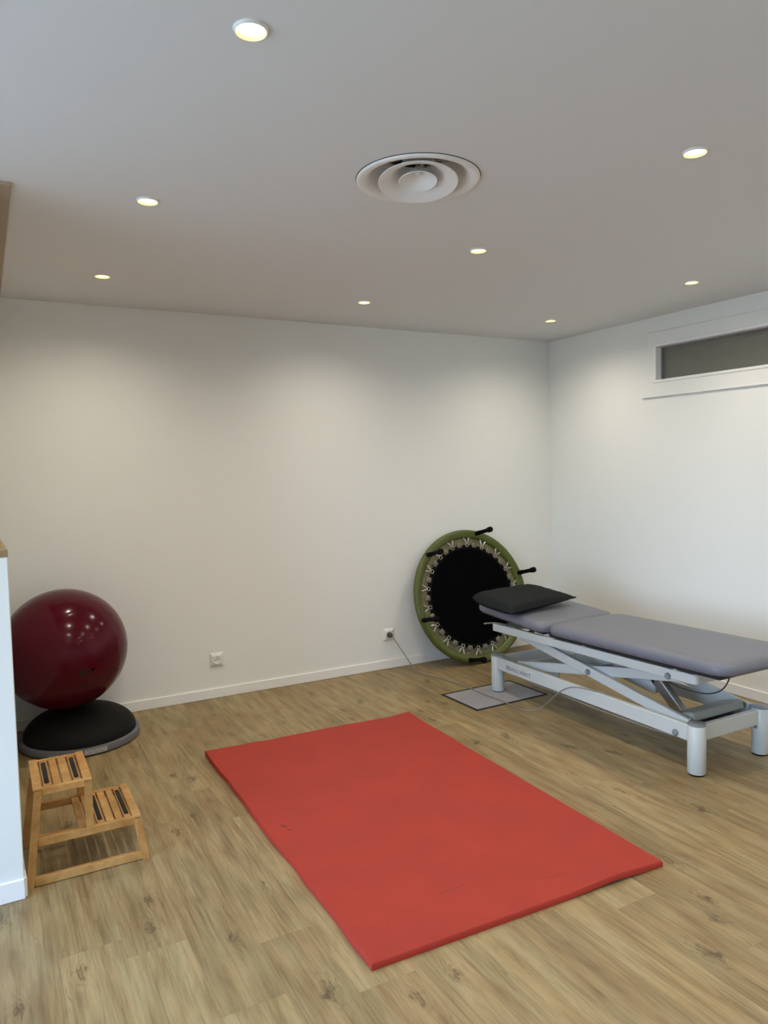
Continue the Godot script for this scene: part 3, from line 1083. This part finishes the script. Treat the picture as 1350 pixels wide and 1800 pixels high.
# ------------------------------------------------------------------ mat
func exercise_mat() -> void:
	var c := [Vector3(0.958, 0.02, -3.787), Vector3(2.185, 0.02, -3.751), Vector3(2.143, 0.02, -1.834), Vector3(0.948, 0.02, -1.876)]
	var NX := 36
	var NZ := 56
	var n := noise(52, 1.4, 2)
	var P := func(i: float, j: float, top: bool) -> Vector3:
		var u := i / NX
		var v := j / NZ
		var p: Vector3 = c[0].lerp(c[1], u).lerp(c[3].lerp(c[2], u), v)
		var lift := 0.009 * exp(-pow((u - 0.80) / 0.11, 2.0)) * smoothstep(0.93, 1.0, v)
		lift += 0.007 * exp(-pow((u - 1.0) / 0.05, 2.0)) * exp(-pow(v / 0.05, 2.0))
		lift += 0.006 * exp(-pow((u - 0.02) / 0.16, 2.0)) * exp(-pow(v / 0.05, 2.0))
		p.x += 0.004 * n.get_noise_2d(9.0, v * 3.0) * (1.0 - u) * 2.0
		p.z += 0.006 * n.get_noise_2d(u * 3.0, 3.0) * (1.0 - v) * 2.0
		p.y = (0.0215 + 0.0015 * n.get_noise_2d(u * 1.2, v * 2.0) if top else 0.0005) + lift
		return p
	var st := mb()
	var e := 0.11   # how far the rounded top edge comes in, in cells
	var put := func(i: float, j: float, top: bool) -> void:
		st.set_uv(Vector2(i / NX, j / NZ))
		st.add_vertex(P.call(i, j, top))
	var ix := [e]
	for i in range(1, NX):
		ix.append(float(i))
	ix.append(NX - e)
	var jz := [e]
	for j in range(1, NZ):
		jz.append(float(j))
	jz.append(NZ - e)
	st.set_smooth_group(1)
	for a in ix.size() - 1:
		for b in jz.size() - 1:
			for q in [[a, b], [a + 1, b], [a + 1, b + 1], [a, b], [a + 1, b + 1], [a, b + 1]]:
				put.call(ix[q[0]], jz[q[1]], true)
	# sides with a small round-over
	var side := func(i0: float, j0: float, i1: float, j1: float, in0: Vector2, in1: Vector2) -> void:
		var a: Vector3 = P.call(in0.x, in0.y, true)
		var b: Vector3 = P.call(in1.x, in1.y, true)
		var a1: Vector3 = P.call(i0, j0, true) - Vector3(0, 0.004, 0)
		var b1: Vector3 = P.call(i1, j1, true) - Vector3(0, 0.004, 0)
		var a2: Vector3 = P.call(i0, j0, false)
		var b2: Vector3 = P.call(i1, j1, false)
		for q in [[a, b, b1, a1], [a1, b1, b2, a2]]:
			for k in [0, 1, 2, 0, 2, 3]:
				st.set_uv(Vector2(i0 / NX, j0 / NZ))
				st.add_vertex(q[k])
	st.set_smooth_group(2)
	for a in ix.size() - 1:
		var i0 := 0.0 if a == 0 else float(ix[a])
		var i1 := float(NX) if a == ix.size() - 2 else float(ix[a + 1])
		side.call(i1, 0.0, i0, 0.0, Vector2(ix[a + 1], e), Vector2(ix[a], e))
		side.call(i0, float(NZ), i1, float(NZ), Vector2(ix[a], NZ - e), Vector2(ix[a + 1], NZ - e))
	st.set_smooth_group(3)
	for b in jz.size() - 1:
		var j0 := 0.0 if b == 0 else float(jz[b])
		var j1 := float(NZ) if b == jz.size() - 2 else float(jz[b + 1])
		side.call(0.0, j0, 0.0, j1, Vector2(e, jz[b]), Vector2(e, jz[b + 1]))
		side.call(float(NX), j1, float(NX), j0, Vector2(NX - e, jz[b + 1]), Vector2(NX - e, jz[b]))
	var o := obj("exercise_mat", st, M["mat_red"])
	tag(o, "flat red foam exercise mat lying on the oak floor in the middle", "mat")

# ------------------------------------------------------------------ ball on the balance dome
func balance_dome() -> void:
	var t := thing("balance_dome", "black half-ball balance trainer on a grey round platform in the back left corner", "balance trainer", Transform3D(Basis.IDENTITY, Vector3(0.420, 0, -4.411)))
	var st := mb()
	lathe(st, [Vector2(0.0, 0.006), Vector2(0.309, 0.006), Vector2(0.3155, 0.009), Vector2(0.3165, 0.012), Vector2(0.3165, 0.039), Vector2(0.3155, 0.0425), Vector2(0.3125, 0.0440), Vector2(0.297, 0.0450), Vector2(0.280, 0.0440)], 96)
	var pl := obj("platform", st, M["dome_grey"], t)
	st = mb()
	lathe(st, [Vector2(0.0, 0.0005), Vector2(0.300, 0.0005), Vector2(0.308, 0.0065)], 48)
	obj("base_ring", st, M["black_rubber"], pl)
	st = mb()
	var prof := []
	for k in 19:
		var a := PI * 0.5 * k / 18.0
		prof.append(Vector2(0.297 * pow(cos(a), 0.92), 0.046 + 0.148 * pow(sin(a), 1.0)))
	prof[18] = Vector2(0.0, 0.194)
	prof.push_front(Vector2(0.292, 0.040))
	lathe(st, prof, 64)
	obj("dome", st, M["dome_black"], t)
	# paper label on the platform's side
	st = mb()
	var pr := mb()
	for k in 10:
		var q := []
		for c in [[0, 0.013], [1, 0.013], [1, 0.039], [0, 0.039]]:
			var th: float = deg_to_rad(72.0 + 2.1 * (k + c[0]))
			q.append(Vector3(0.3172 * cos(th), c[1], 0.3172 * sin(th)))
		face(st, q, Vector3.ZERO, 4)
	for k in 14:
		var th := deg_to_rad(74.0 + 1.25 * k)
		for row in 3:
			if (k * 7 + row * 5) % 4 == 0:
				continue
			var q := []
			for c in [[0.0, 0.0], [0.7, 0.0], [0.7, 0.0028], [0.0, 0.0028]]:
				var h: float = th + deg_to_rad(1.25 * c[0])
				q.append(Vector3(0.3176 * cos(h), 0.018 + 0.007 * row + c[1], 0.3176 * sin(h)))
			face(pr, q, Vector3.ZERO, 4)
	var lab := obj("label", st, M["sticker"], pl)
	lab.set_meta("label", "pale paper sticker with small print")
	for g in [116.0, -22.0]:
		st = mb()
		for k in 8:
			var q := []
			for c in [[0, 0.015], [1, 0.015], [1, 0.033], [0, 0.033]]:
				var th: float = deg_to_rad(g + 1.3 * (k + c[0]))
				q.append(Vector3(0.3169 * cos(th), c[1], 0.3169 * sin(th)))
			face(st, q, Vector3.ZERO, 4)
		obj("grip_recess", st, M["table_grey"], pl)
	obj("label_print", pr, M["sticker_print"], pl)

func exercise_ball() -> void:
	var R := 0.3305
	var pole := Vector3(0.325, -0.182, 0.928).normalized()
	var x := Vector3.UP.cross(pole).normalized()
	var z := x.cross(pole).normalized()
	var t := thing("exercise_ball", "large shiny burgundy exercise ball resting on the black balance trainer by the half wall", "ball", Transform3D(Basis(x, pole, z), Vector3(0.3565, 0.5275, -4.4005)))
	var st := mb()
	var prof := []
	var groove := [30.0, 57.0, 66.0, 75.0, 105.0, 114.0, 123.0]
	for k in 181:
		var a := float(k)
		var r := R
		for g in groove:
			r -= 0.0006 * exp(-pow((a - g) / 1.1, 2.0))
		prof.append(Vector2(r * sin(deg_to_rad(a)), r * cos(deg_to_rad(a))))
	prof[0].x = 0.0
	prof[180].x = 0.0
	st.set_smooth_group(1)
	var segs := 96
	for i in 180:
		var p: Vector2 = prof[i]
		var q: Vector2 = prof[i + 1]
		for k in segs:
			var t0 := TAU * k / segs
			var t1 := TAU * (k + 1) / segs
			var V := [Vector3(p.x * cos(t0), p.y, p.x * sin(t0)), Vector3(p.x * cos(t1), p.y, p.x * sin(t1)), Vector3(q.x * cos(t1), q.y, q.x * sin(t1)), Vector3(q.x * cos(t0), q.y, q.x * sin(t0))]
			var tris := [0, 1, 2, 0, 2, 3]
			if i == 0:
				tris = [0, 2, 3]
			elif i == 179:
				tris = [0, 1, 2]
			for j in tris:
				st.set_uv(Vector2(V[j].x, V[j].z) + Vector2(0.5, 0.5))
				st.add_vertex(V[j])
	obj("shell", st, M["ball_burgundy"], t)
	# dark print round the pole: an emblem, two slanted words' worth of strokes and the valve
	var ink := std("ball_ink", Color(0.075, 0.02, 0.03), 0.35)
	for m in [[-0.048, 0.012, 0.020, 0.016], [-0.048, 0.012, 0.011, 0.008], [0.048, -0.052, 0.030, 0.008], [0.036, -0.040, 0.022, 0.006], [-0.032, 0.085, 0.022, 0.007], [-0.042, 0.096, 0.014, 0.006]]:
		st = mb()
		var turn := -0.75
		var q := []
		for c in outline(m[2], m[3], m[3] * 0.7, 0.0, 4):
			var v: Vector2 = Vector2(m[0], m[1]) + c.rotated(turn)
			q.append(Vector3(v.x, sqrt(R * R - v.length_squared()) + 0.0006, v.y))
		face(st, q, Vector3.ZERO)
		obj("print", st, ink, t)
	st = mb()
	lathe(st, [Vector2(0.008, -0.001), Vector2(0.008, 0.001), Vector2(0.006, 0.002), Vector2(0.0, 0.002)], 20, Transform3D(Basis.IDENTITY, Vector3(0, R, 0)))
	obj("valve", st, M["black_rubber"], t)

# ------------------------------------------------------------------ step stool
func step_stool() -> void:
	var zc := -3.062
	var o3 := Vector3(0.29, 0, zc)
	var t := thing("step_stool", "small two-step wooden stool with slatted treads beside the white half wall", "step stool", Transform3D(Basis.IDENTITY, o3))
	var O := -o3
	var hw := func(y: float) -> float:
		return 0.179 - 0.072 * y
	var k := 0
	# the two side frames
	for s in [1.0, -1.0]:
		var zz := func(y: float) -> float:
			return zc + s * (hw.call(y) - 0.011)
		var side := Vector3(0, 0, 1)
		var members := [
			["leg", Vector3(0.081, 0.0, 0), Vector3(0.1235, 0.345, 0), 0.026],
			["leg", Vector3(0.2925, 0.168, 0), Vector3(0.2945, 0.345, 0), 0.026],
			["leg", Vector3(0.488, 0.0, 0), Vector3(0.462, 0.164, 0), 0.026],
			["rail", Vector3(0.097, 0.018, 0), Vector3(0.476, 0.018, 0), 0.031],
			["rail", Vector3(0.114, 0.158, 0), Vector3(0.455, 0.156, 0), 0.030],
			["rail", Vector3(0.136, 0.339, 0), Vector3(0.282, 0.339, 0), 0.026]]
		for m in members:
			var a: Vector3 = m[1]
			var b: Vector3 = m[2]
			a.z = zz.call(a.y)
			b.z = zz.call(b.y)
			var st := mb()
			if m[0] == "leg":
				# cut level at both ends
				var w: float = m[3] * 0.5
				var mid := (a + b) * 0.5
				var P := func(p: Vector3, sx: float, sz: float) -> Vector3:
					return p + Vector3(sx * w, 0, sz * 0.011) + O
				for f in [[[0, -1, -1], [0, 1, -1], [1, 1, -1], [1, -1, -1]], [[0, -1, 1], [0, 1, 1], [1, 1, 1], [1, -1, 1]], [[0, -1, -1], [0, -1, 1], [1, -1, 1], [1, -1, -1]], [[0, 1, -1], [0, 1, 1], [1, 1, 1], [1, 1, -1]], [[0, -1, -1], [0, 1, -1], [0, 1, 1], [0, -1, 1]], [[1, -1, -1], [1, 1, -1], [1, 1, 1], [1, -1, 1]]]:
					var q := []
					for c in f:
						q.append(P.call(b if c[0] == 1 else a, c[1], c[2]))
					face(st, q, mid + O)
			else:
				bar(st, a + O, b + O, 0.020, m[3], side, 0.0015)
			var leg := obj(m[0], st, M["pine_%d" % (k % 3)], t)
			k += 1
			if m[0] == "leg" and b.y > 0.15:
				st = mb()
				var y := b.y - (0.022 if b.y > 0.3 else 0.018)
				var u := (y - a.y) / (b.y - a.y)
				var at := a.lerp(b, u) + Vector3(0, 0, s * 0.0108)
				lathe(st, [Vector2(0.0048, 0.0), Vector2(0.0048, 0.0012), Vector2(0.0, 0.0014)], 14, Transform3D(Basis(Vector3.RIGHT, PI / 2 * s), at + O))
				obj("dowel", st, M["pine_end"], leg)
	# treads: level boards; two of each carry a dark grip strip
	for set_ in [[0.352, [[0.106, 0.137, 2], [0.141, 0.172, 1], [0.176, 0.204, 0], [0.208, 0.240, 0], [0.244, 0.2735, 1], [0.2775, 0.3085, 2]]],
			[0.172, [[0.255, 0.285, 3], [0.289, 0.315, 0], [0.319, 0.348, 1], [0.352, 0.382, 0], [0.386, 0.413, 0], [0.417, 0.443, 1], [0.447, 0.4765, 2]]]]:
		var y: float = set_[0]
		for b in set_[1]:
			var h: float = hw.call(y)
			var edge: bool = b[2] == 2
			var reach := h + 0.001 if edge else h - 0.0225
			var top := y + 0.0035 if edge else y - 0.001
			var st := mb()
			var gp := 0.0 if edge else 0.0010
			span(st, Vector3(b[0] + gp, top - (0.010 if edge else 0.015), zc - reach) + O, Vector3(b[1] - gp, top, zc + reach) + O, 0.002)
			var board := obj("slat", st, M["pine_%d" % (k % 3)], t)
			k += 1
			if b[2] == 1:
				st = mb()
				rslab(st, 0.0085, reach * 0.86, 0.008, [Vector2(0, 0), Vector2(0, 0.0008), Vector2(0.0004, 0.0011)], Transform3D(Basis.IDENTITY, Vector3((b[0] + b[1]) * 0.5, top - 0.0002, zc) + O), 5)
				obj("grip_strip", st, M["grip_tape"], board)
